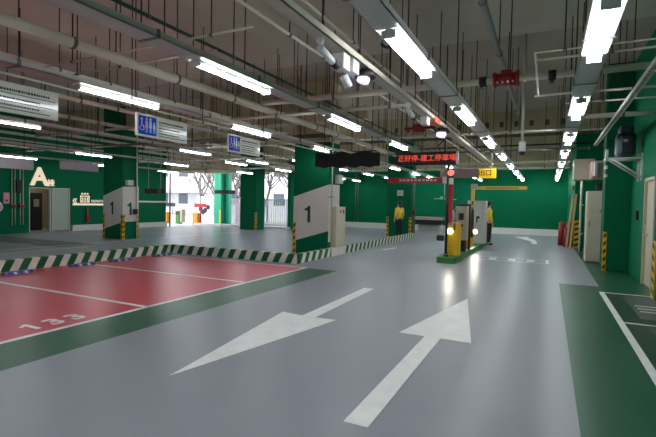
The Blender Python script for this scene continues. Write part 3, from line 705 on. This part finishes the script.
tray('cable tray crossing before the far wall', (-12.5, 21.6, 3.45), (.8, 21.6, 3.45), .25, 'x', m_pipe, .3)
tray('cable tray running deep left of the left pillar', (-15.9, 4, 3.6), (-15.9, 18.5, 3.6), .3, 'y', m_pipe, .3)
# red valve on main
t = thing('red_valve', 'dark red grooved valve on the sprinkler main over the exit lane', 'valve', (-.6, 7.0, 3.36))
MB().tube((-.74, 7, 3.36), (-.48, 7, 3.36), .095, m_redp, 16).tube((-.79, 7, 3.36), (-.745, 7, 3.36), .115, m_redp, 16).tube((-.48, 7, 3.36), (-.43, 7, 3.36), .115, m_redp, 16).box((-.68, 6.93, 3.43), (-.54, 7.07, 3.49), m_redp, .01).build('valve_body', t)
for k in range(4): MB().tube((-.72+k*.07, 6.91, 3.3), (-.72+k*.07, 6.88, 3.3), .015, m_steel, 6).build('bolt', t)
for x, lab in ((-.98, 'black coupling on the sprinkler main left of the red valve'), (-.06, 'black coupling on the sprinkler main right of the red valve')):
    b = MB(); b.tube((x, 7, 3.36), (x+.1, 7, 3.36), .07, m_black, 14).box((x+.02, 6.93, 3.26), (x+.08, 7.07, 3.31), m_black); tag(b.build('pipe_coupling', loc=(x, 7, 3.36)), lab, 'coupling')
t = thing('red_valve', 'small dark red valve over the entry lane near the LED sign', 'valve', (-2.6, 9.1, 3.3))
MB().tube((-2.75, 9.1, 3.1), (-2.15, 9.1, 3.1), .028, m_redp, 12).tube((-2.55, 9.1, 3.1), (-2.33, 9.1, 3.1), .09, m_redp, 14).build('valve_body', t)
rods(t, [(-2.7, 9.1, 3.13), (-2.2, 9.1, 3.13)])
b = MB(); b.tube((-.19, 5.62, 3.26), (-.19, 7.5, 3.2), .014, m_pipe)
tag(b.build('link_pipe', loc=(-.19, 6, 3.2)), 'short cream pipe joining ends of the thin crossing pipes', 'pipe')
# ceiling mast with camera
t = thing('ceiling_mast_camera', 'white dome camera hanging on a long grey mast over the exit lane', 'camera', (-.48, 9.2, 2.5))
MB().tube((-.48, 9.2, 2.72), (-.48, 9.2, CZ2), .025, m_steel, 10).build('mast', t)
MB().tube((-.48, 9.2, 2.56), (-.48, 9.2, 2.74), .06, m_wplast, 14).build('housing', t)
MB().sphere((-.48, 9.2, 2.54), .055, m_black).build('lens_dome', t)

# camera rail and cameras
t = thing('camera_rail', 'pale steel rail over the lanes carrying the white cameras', 'rail', (-1.88, 0, 3.0))
b = MB(); b.box((-1.95, -1, 2.99), (-1.81, 17, 3.0), m_pipe); b.box((-1.95, -1, 2.99), (-1.94, 17, 3.06), m_pipe); b.box((-1.82, -1, 2.99), (-1.81, 17, 3.06), m_pipe); b.build('channel', t)
rods(t, [(-1.94 if k % 2 else -1.82, 1.2+k*1.15, 3.05) for k in range(13) if abs(1.2+k*1.15-11.9) > .4])
def bullet(x, y, z, label, d=(0, .3, -.06), s=1.):
    t = thing('bullet_camera', label, 'camera', (x, y, z)); D = Vector(d)*s; P = Vector((x, y, z))
    MB().tube(P, P+D, .04*s, m_wplast, 12).build('body', t)
    MB().tube(P+D, P+D*1.35, .045*s, m_black, 12).build('lens_hood', t)
    MB().tube(P+D*.1, (x, y+.02, 2.99), .018, m_wplast, 8).sphere((x, y, 2.96), .04, m_wplast).build('mount', t)
    return t
bullet(-1.88, 3.58, 2.90, 'white bullet camera with black hood, nearest on the camera rail', s=.85)
bullet(-1.88, 6.35, 2.90, 'white bullet camera farther along the camera rail', s=.9)
t = thing('camera_box', 'white cube-shaped device on camera rail beside the nearest bullet camera', 'device', (-1.88, 4.1, 2.95))
MB().box((-1.96, 3.98, 2.83), (-1.83, 4.14, 2.985), m_wplast, .01).build('case', t)
t = thing('camera_box', 'lower white device with round lamp on the camera rail', 'device', (-1.88, 4.3, 2.9))
MB().box((-1.93, 4.2, 2.85), (-1.82, 4.36, 2.985), m_wplast, .01).build('case', t)
MB().tube((-1.93, 4.2, 2.82), (-1.90, 4.27, 2.72), .045, m_wplast, 12).build('spot_head', t)
t = thing('lane_projector', 'black ringed lane lamp glowing violet, nearest on the camera rail', 'lamp', (-1.86, 4.62, 2.85))
m_vio = mat('violet_lamp', (230, 220, 255), .4, emit=((226, 205, 255), .6))
MB().tube((-1.86, 4.62, 2.90), (-1.86, 4.62, 2.98), .12, m_black, 18, r2=.08).build('shade', t)
MB().tube((-1.88, 4.6, 2.85), (-1.87, 4.61, 2.90), .07, m_vio, 16).build('glowing_face', t)
t = thing('lane_projector', 'black ringed lane lamp glowing violet beside the LED sign cable', 'lamp', (-1.86, 8.6, 2.85))
MB().tube((-1.86, 8.6, 2.90), (-1.86, 8.6, 2.98), .15, m_black, 18, r2=.1).build('shade', t)
MB().tube((-1.88, 8.58, 2.83), (-1.87, 8.6, 2.90), .09, m_vio, 16).build('glowing_face', t)
MB().tube((-1.86, 8.7, 2.86), (-1.75, 8.9, 2.78), .02, m_black).build('arm', t)
t = thing('camera_box', 'white device on camera rail with an orange sleeve beside it', 'device', (-1.88, 7.5, 2.9))
MB().box((-1.96, 7.35, 2.85), (-1.84, 7.55, 2.985), m_wplast, .01).build('case', t)
MB().box((-1.96, 7.75, 2.96), (-1.80, 8.15, 3.065), mat('orange_sleeve', (240, 110, 80), .5)).build('orange_sleeve', t)
t = thing('black_bracket', 'black curved bracket hanging near the white cameras', 'bracket', (-1.6, 4.3, 3.2))
b = MB()
for k in range(6):
    a0 = -2.6+k*.35; a1 = a0+.35
    b.tube((-1.55+.1*math.cos(a0), 4.5, 3.25+.1*math.sin(a0)), (-1.55+.1*math.cos(a1), 4.5, 3.25+.1*math.sin(a1)), .015, m_black, 6)
b.build('hook', t); rods(t, [(-1.55, 4.5, 3.16)])

# ================================================================== HANGING SIGNS
SL = ['hanging pictogram sign cut by the left photo edge', 'hanging blue pictogram sign in the middle of the three', 'farthest hanging blue pictogram sign near the back pillar']
for i, (y0, y1) in enumerate(((2.34, 3.44), (4.59, 5.6), (6.65, 7.68))):
    t = thing('hanging_sign', SL[i], 'sign', (-5.42, (y0+y1)/2, 2.45), 'hanging pictogram signs')
    x = -5.42; zb, zt = 2.445, 2.78
    MB().box((x-.015, y0, zb), (x+.015, y1, zt), m_sign, .003).build('panel', t)
    w_ = .33
    MB().box((x+.015, y0+.035, zb+.03), (x+.019, y0+.035+w_, zt-.03), m_blue).build('blue_field', t)
    ic = MB(); X = x+.021
    yy = y0+.035
    # wheelchair user
    def ball(yc, zc, r, m=m_wplast): ic.tube((X-.002, yc, zc), (X+.001, yc, zc), r, m, 12)
    def bar(ya, za, yb, zb_, th=.009, m=m_wplast): ic.tube((X, ya, za), (X, yb, zb_), th*.5, m, 6)
    ball(yy+.055, 2.70, .016); bar(yy+.055, 2.68, yy+.055, 2.61, .018); bar(yy+.055, 2.61, yy+.09, 2.60, .014); bar(yy+.09, 2.6, yy+.095, 2.54, .012)
    for k in range(9):
        a0 = math.radians(100+k*25); a1 = math.radians(125+k*25)
        bar(yy+.055+.032*math.cos(a0), 2.565+.032*math.sin(a0), yy+.055+.032*math.cos(a1), 2.565+.032*math.sin(a1), .008)
    m_pk = m_pink
    for yc, m_, hh in ((yy+.145, m_pk, .02), (yy+.215, mat('cyan_pictogram', (190, 236, 240), .5), .02), (yy+.285, m_wplast, .016)):
        ball(yc, 2.71 if hh == .02 else 2.66, hh, m_)
        zt_ = 2.685 if hh == .02 else 2.64
        ic.prism([(X-.001, yc-.026, 2.58), (X-.001, yc+.026, 2.58), (X-.001, yc+.018, zt_), (X-.001, yc-.018, zt_)], (.003, 0, 0), m_)
        bar(yc-.01, 2.58, yc-.01, 2.51, .012, m_); bar(yc+.01, 2.58, yc+.01, 2.51, .012, m_)
    ic.build('pictograms', t)
    m_ink = m_dark
    for r_, (z, hgt, ln) in enumerate(((2.70, .026, .5), (2.66, .008, .58), (2.61, .018, .42), (2.57, .008, .58), (2.53, .016, .4), (2.49, .010, .52))):
        tx = MB(); yk = y0+.42; e = y0+.42+ln*(y1-y0)
        while yk < min(e, y1-.04):
            wl_ = random.uniform(.012, .03) if hgt > .012 else .03
            tx.box((X-.005, yk, z-hgt/2), (X-.0035, yk+wl_, z+hgt/2), m_ink); yk += wl_+(.008 if hgt > .012 else .004)
        tx.build('text_line', t)
    for y in (y0+.15, y1-.15): MB().tube((x, y, zt), (x, y, 2.858), .008, m_rod).build('hanger', t)
# blank grey backs of two hanging boards, far left
for (xx, y0, y1, z0, z1, lab) in ((-11, 4.9, 6.39, 2.16, 2.42, 'long blank grey hanging board at far left edge'), (-11, 7.04, 8.09, 2.24, 2.46, 'blank grey hanging board left of the numbered left pillar')):
    t = thing('blank_board', lab, 'board', (xx, (y0+y1)/2, z0), 'blank hanging boards')
    MB().box((xx-.02, y0, z0), (xx+.02, y1, z1), m_lilac, .004).build('panel', t)
    rods(t, [(xx, y0+.2, z1), (xx, y1-.2, z1)])
# small exit lane display near left pillar and one outside
for (x0, x1, y, z, lab) in ((-17.3, -16.1, 15.2, 1.82, 'dark hanging display board right of the numbered left pillar'), (-18.2, -16.7, 21.2, 1.98, 'dark hanging display board before the teal pillar')):
    t = thing('small_display', lab, 'sign', ((x0+x1)/2, y, z)); MB().box((x0, y, z), (x1, y+.08, z+.22), m_dark, .004).build('casing', t)
    MB().box((x1-.4, y-.01, z+.02), (x1-.1, y, z+.2), m_brown).build('symbol_panel', t)
    for k in range(3): MB().box((x0+.1+k*.2, y-.01, z+.06), (x0+.22+k*.2, y, z+.16), m_redp).build('red_digit', t)
    for x in (x0+.2, x1-.2): MB().tube((x, y+.04, z+.22), (x, y+.04, CZ2 if y < 20 else 5.0), .01, m_pipe).build('hanger_rod', t)

# ================================================================== OUTSIDE
fe = thing('metal_fence', 'pale slatted metal fence beyond the back pillar', 'fence', (-15, 22.5, 0))
b = MB(); k = -20.5
k = -18.0
while k < -13.3: MB().box((k, 22.6, .12), (k+.07, 22.63, 1.72), m_fence).build('slat', fe); k += .13
MB().box((-18.0, 22.57, 1.64), (-13.35, 22.66, 1.72), m_fence).box((-18.0, 22.57, .12), (-13.35, 22.66, .2), m_fence).build('rails', fe)
pk = MB(); pk.box((-18.3, 23.4, 0), (-16.2, 23.46, 1.5), m_pink); tag(pk.build('pink_hoarding', loc=(-17.2, 23.4, 0)), 'pale pink hoarding panel outside beside the teal pillar', 'hoarding')
t = thing('pillar', 'bright teal pillar outside in the daylight', 'pillar', (-19.9, 24, 0))
MB().box((-20.55, 23.9, 0), (-19.95, 24.7, 5), m_teal, .01).build('shaft', t)
MB().box((-19.94, 24.3, 0), (-19.6, 24.6, 5), m_teal, .01).build('side_fin', t)
MB().box((-20.08, 23.88, 0), (-19.95, 23.9, .95), m_yel2).build('corner_guard', t)
for i, (x, lab) in enumerate(((-23.1, 'orange exit barrier machine at left of the daylight opening'), (-20.4, 'orange exit barrier machine at right before the poster'))):
    t = thing('exit_barrier', lab, 'barrier gate', (x, 22, 0), 'outdoor barrier machines')
    MB().box((x-.22, 21.9, 0), (x+.22, 22.3, .75), m_org, .03).build('housing', t)
    MB().tube((x+.3, 22.1, 0), (x+.3, 22.1, 1.25), .04, m_black if i == 0 else m_red2).build('pole', t)
    MB().box((x-.2, 22.05, 1.12), (x+.75, 22.15, 1.36), m_dark if i == 0 else m_red2, .01).build('sign_head', t)
t = thing('ticket_box', 'olive grey ticket box between the outdoor orange machines', 'ticket machine', (-21.8, 22, 0))
MB().box((-22.1, 21.9, 0), (-21.75, 22.2, .85), m_isl, .02).box((-21.7, 21.9, .1), (-21.5, 22.2, .95), m_beige2, .02).build('body', t)
MB().box((-22.05, 21.89, .6), (-21.8, 21.9, .78), m_black).build('screen', t)
t = thing('street_poster', 'white poster board with black abstract shapes outside', 'poster', (-24.1, 27, 0))
MB().box((-24.9, 27, .1), (-23.4, 27.06, 1.9), m_wplast).build('board', t)
b = MB(); 
for a_, c_, r_ in ((-24.55, .9, .22), (-24.35, 1.2, .15), (-24.1, .8, .22), (-23.8, 1.05, .2), (-24.3, .65, .2)): b.tube((a_, 27, c_), (a_, 26.99, c_), r_, m_dark, 9)
b.build('black_shapes', t)
# pale buildings
for i, (x0, x1, y, h, lab) in enumerate(((-60, -36, 40, 14, 'pale apartment building at far left beyond the exit opening'), (-35, -14, 42, 12, 'pale building behind the bare trees and metal fence'))):
    t = thing('building', lab, 'building', ((x0+x1)/2, y, 0))
    MB().box((x0, y, 0), (x1, y+6, h), m_facade).build('wall', t)
    k = x0+1
    for z in (1.2, 4.4, 7.6):
        k = x0+1
        while k < x1-2:
            fwn = MB().box((k, y-.05, z), (k+1.4, y, z+1.3), m_win).build('window', t); k += 3.2
t = thing('shop_canopy', 'low grey canopy along the pale building outside', 'canopy', (-34, 37.5, 3))
MB().box((-44, 37, 2.4), (-28, 40, 2.7), m_lilac).build('roof', t)
for x in (-43, -38, -33, -29): MB().tube((x, 37.2, 0), (x, 37.2, 2.4), .06, m_lilac).build('post', t)
def tree(x, y, h, seed, label):
    rnd = random.Random(seed); t = thing('bare_tree', label, 'tree', (x, y, 0)); mb = MB(); tw = MB()
    def grow(p, d, L, r, lv):
        q = p+d*L; (mb if lv < 2 else tw).tube(p, q, r, m_bark, 6, r2=r*.7)
        if lv >= 6: return
        for _ in range((3 if lv == 1 else 2) if lv else 4):
            nd = (d+Vector((rnd.uniform(-.75, .75), rnd.uniform(-.75, .75), rnd.uniform(-.25, .45)))).normalized()
            grow(q, nd, L*rnd.uniform(.68, .9), max(.018, r*.66), lv+1)
    grow(Vector((x, y, 0)), Vector((rnd.uniform(-.1, .1), 0, 1)).normalized(), h*.24, .13, 0)
    mb.build('trunk', t); tw.build('branches', t)
    lf = MB()
    for _ in range(14):
        lf.sphere((x+rnd.uniform(-2, 2), y+rnd.uniform(-1.5, 1.5), h*.6+rnd.uniform(0, 2.5)), .1, m_leaf, (1, 1, .4), 6)
    tag(lf.build('leaves', t), kind='stuff')
for i, (x, y, h, lab) in enumerate(((-29, 32, 7, 'bare tree left of the teal pillar outside'), (-25.4, 30, 6.5, 'bare tree just left of the teal pillar'), (-22.5, 29, 6, 'bare tree between teal pillar and back pillar'), (-19.6, 29, 6.5, 'bare tree right of the back pillar'), (-17.5, 30, 6, 'rightmost bare tree behind the metal fence'))):
    tree(x, y, h, 11+i, lab)
b = MB(); b.tube((-22.3, 24.5, 0), (-22.3, 24.5, 3.6), .035, m_bark, 8); tag(b.build('street_pole', loc=(-22.3, 24.5, 0)), 'thin brown pole outside left of the poster', 'pole')
b = MB(); b.tube((-19.85, 19.25, 0), (-19.85, 19.25, 3.3), .045, m_redp, 8); tag(b.build('end_pole', loc=(-19.85, 19.25, 0)), 'dark red vertical pole at end of the left green wall', 'pole')

# ================================================================== PEOPLE
def skin_obj(name, verts, edges, radii, m, parent, root=0, sub=2):
    me = bpy.data.meshes.new(name); me.from_pydata(verts, edges, []); me.materials.append(m)
    o = bpy.data.objects.new(name, me); C.objects.link(o)
    md = o.modifiers.new('skin', 'SKIN'); md.use_smooth_shade = True
    sl = me.skin_vertices[0].data if me.skin_vertices else None
    if sl is None:
        bpy.context.view_layer.update(); sl = me.skin_vertices[0].data
    for i, r in enumerate(radii):
        sl[i].radius = r if isinstance(r, tuple) else (r, r); sl[i].use_root = (i == root)
    s2 = o.modifiers.new('sub', 'SUBSURF'); s2.levels = sub; s2.render_levels = sub
    bpy.context.view_layer.update()
    em = bpy.data.meshes.new_from_object(o.evaluated_get(bpy.context.evaluated_depsgraph_get()))
    bpy.data.objects.remove(o)
    em.materials.clear(); em.materials.append(m)
    for p_ in em.polygons: p_.use_smooth = True
    ob = bpy.data.objects.new(name, em); C.objects.link(ob); ob.parent = parent; ob['_o'] = tuple(parent['_o'])
    return ob
def person(x, y, z0, label, H=1.66, rot=0., bag=False):
    t = thing('person', label, 'person', (x, y, z0)); t.rotation_euler = (0, 0, rot)
    s = H/1.7
    V = [(0, 0, .95), (0, 0, 1.08), (0, .0, 1.25), (0, .01, 1.40), (0, 0, 1.48), (0, -.01, 1.55), (0, -.01, 1.66)]
    R = [(.13, .10), (.12, .09), (.15, .10), (.13, .08), (.05, .05), (.075, .085), (.07, .085)]
    E = [(0, 1), (1, 2), (2, 3), (3, 4), (4, 5), (5, 6)]
    def chain(start, pts, rs):
        p = start
        for q, r in zip(pts, rs): V.append(q); R.append((r, r)); E.append((p, len(V)-1)); p = len(V)-1
        return p
    ends = []
    for sd in (-1, 1):
        chain(0, [(.09*sd, 0, .86), (.10*sd, -.01, .50), (.105*sd, .015, .10), (.11*sd, -.01, .04), (.115*sd, -.15, .03)], [.085, .055, .037, .038, .03])
        e = chain(3, [(.18*sd, .01, 1.38), (.235*sd, .02, 1.12), (.235*sd, -.05, .90), (.23*sd, -.07, .83)], [.05, .038, .028, .026])
        for k in range(4):
            chain(e, [(.23*sd, -.095+.018*k-.0, .775), (.222*sd, -.10+.018*k, .725+.012*abs(k-1.5)), ], [.009, .008])
        chain(e, [(.215*sd, -.10, .80), (.205*sd, -.115, .765)], [.010, .009])
    V = [Vector(v)*s for v in V]; R = [(a*s, b*s) for a, b in R]
    skin_obj('body', V, E, R, m_skin, t)
    # face
    fc = MB(); o0 = Vector((x, y, z0))
    for sd in (-1, 1):
        fc.sphere(o0+Vector((.028*sd, -.095, 1.62))*s, .012*s, m_black); fc.sphere(o0+Vector((.078*sd, 0, 1.6))*s, .02*s, m_skin, (.5, 1, 1.4))
    fc.sphere(o0+Vector((0, -.105, 1.585))*s, .014*s, m_skin, (.8, 1, 1.3)); fc.box(o0+Vector((-.02, -.1, 1.545))*s, o0+Vector((.02, -.092, 1.552))*s, m_redp)
    fc.build('face', t)
    hr = MB(); hr.sphere(o0+Vector((0, .025, 1.64))*s, .112*s, m_hair, (.95, 1.05, 1.0), 16); hr.sphere(o0+Vector((0, .07, 1.52))*s, .085*s, m_hair, (1.15, .6, 1.5), 12); hr.build('hair', t)
    # clothes
    V2 = [Vector(v)*s for v in ((0, 0, .86), (0, 0, 1.06), (0, 0, 1.25), (0, .01, 1.39), (0, .0, 1.44))]; R2 = [(.165*s, .125*s), (.15*s, .115*s), (.18*s, .12*s), (.15*s, .095*s), (.07*s, .07*s)]
    E2 = [(0, 1), (1, 2), (2, 3), (3, 4)]
    for sd in (-1, 1):
        p = 3
        for q, r in (((.185*sd, .01, 1.37), .065), ((.24*sd, .02, 1.12), .055), ((.238*sd, -.045, .91), .042)):
            V2.append(Vector(q)*s); R2.append((r*s, r*s)); E2.append((p, len(V2)-1)); p = len(V2)-1
    skin_obj('yellow_jacket', V2, E2, R2, m_jack, t)
    V3 = [Vector((0, 0, 1.0))*s, Vector((0, 0, .9))*s]; R3 = [(.13*s, .10*s), (.15*s, .115*s)]; E3 = [(0, 1)]
    for sd in (-1, 1):
        p = 1
        for q, r in (((.09*sd, 0, .80), .105), ((.10*sd, -.01, .50), .082), ((.105*sd, .012, .09), .068)):
            V3.append(Vector(q)*s); R3.append((r*s, r*s)); E3.append((p, len(V3)-1)); p = len(V3)-1
    skin_obj('trousers', V3, E3, R3, m_trou, t)
    for sd in (-1, 1):
        sh = MB(); sh.sphere(o0+Vector((.11*sd, -.06, .045))*s, .05*s, m_black, (.95, 2.2, .85), 12); sh.build('shoe', t)
    return t
person(-6.12, 19.75, 0, 'person in yellow jacket and black trousers before the green pillar', 1.66, math.radians(238))
person(-2.10, 18.55, 0, 'person in yellow jacket half hidden behind the white booth', 1.70, math.radians(120))

# remove helper key
for o in bpy.data.objects:
    if '_o' in o: del o['_o']
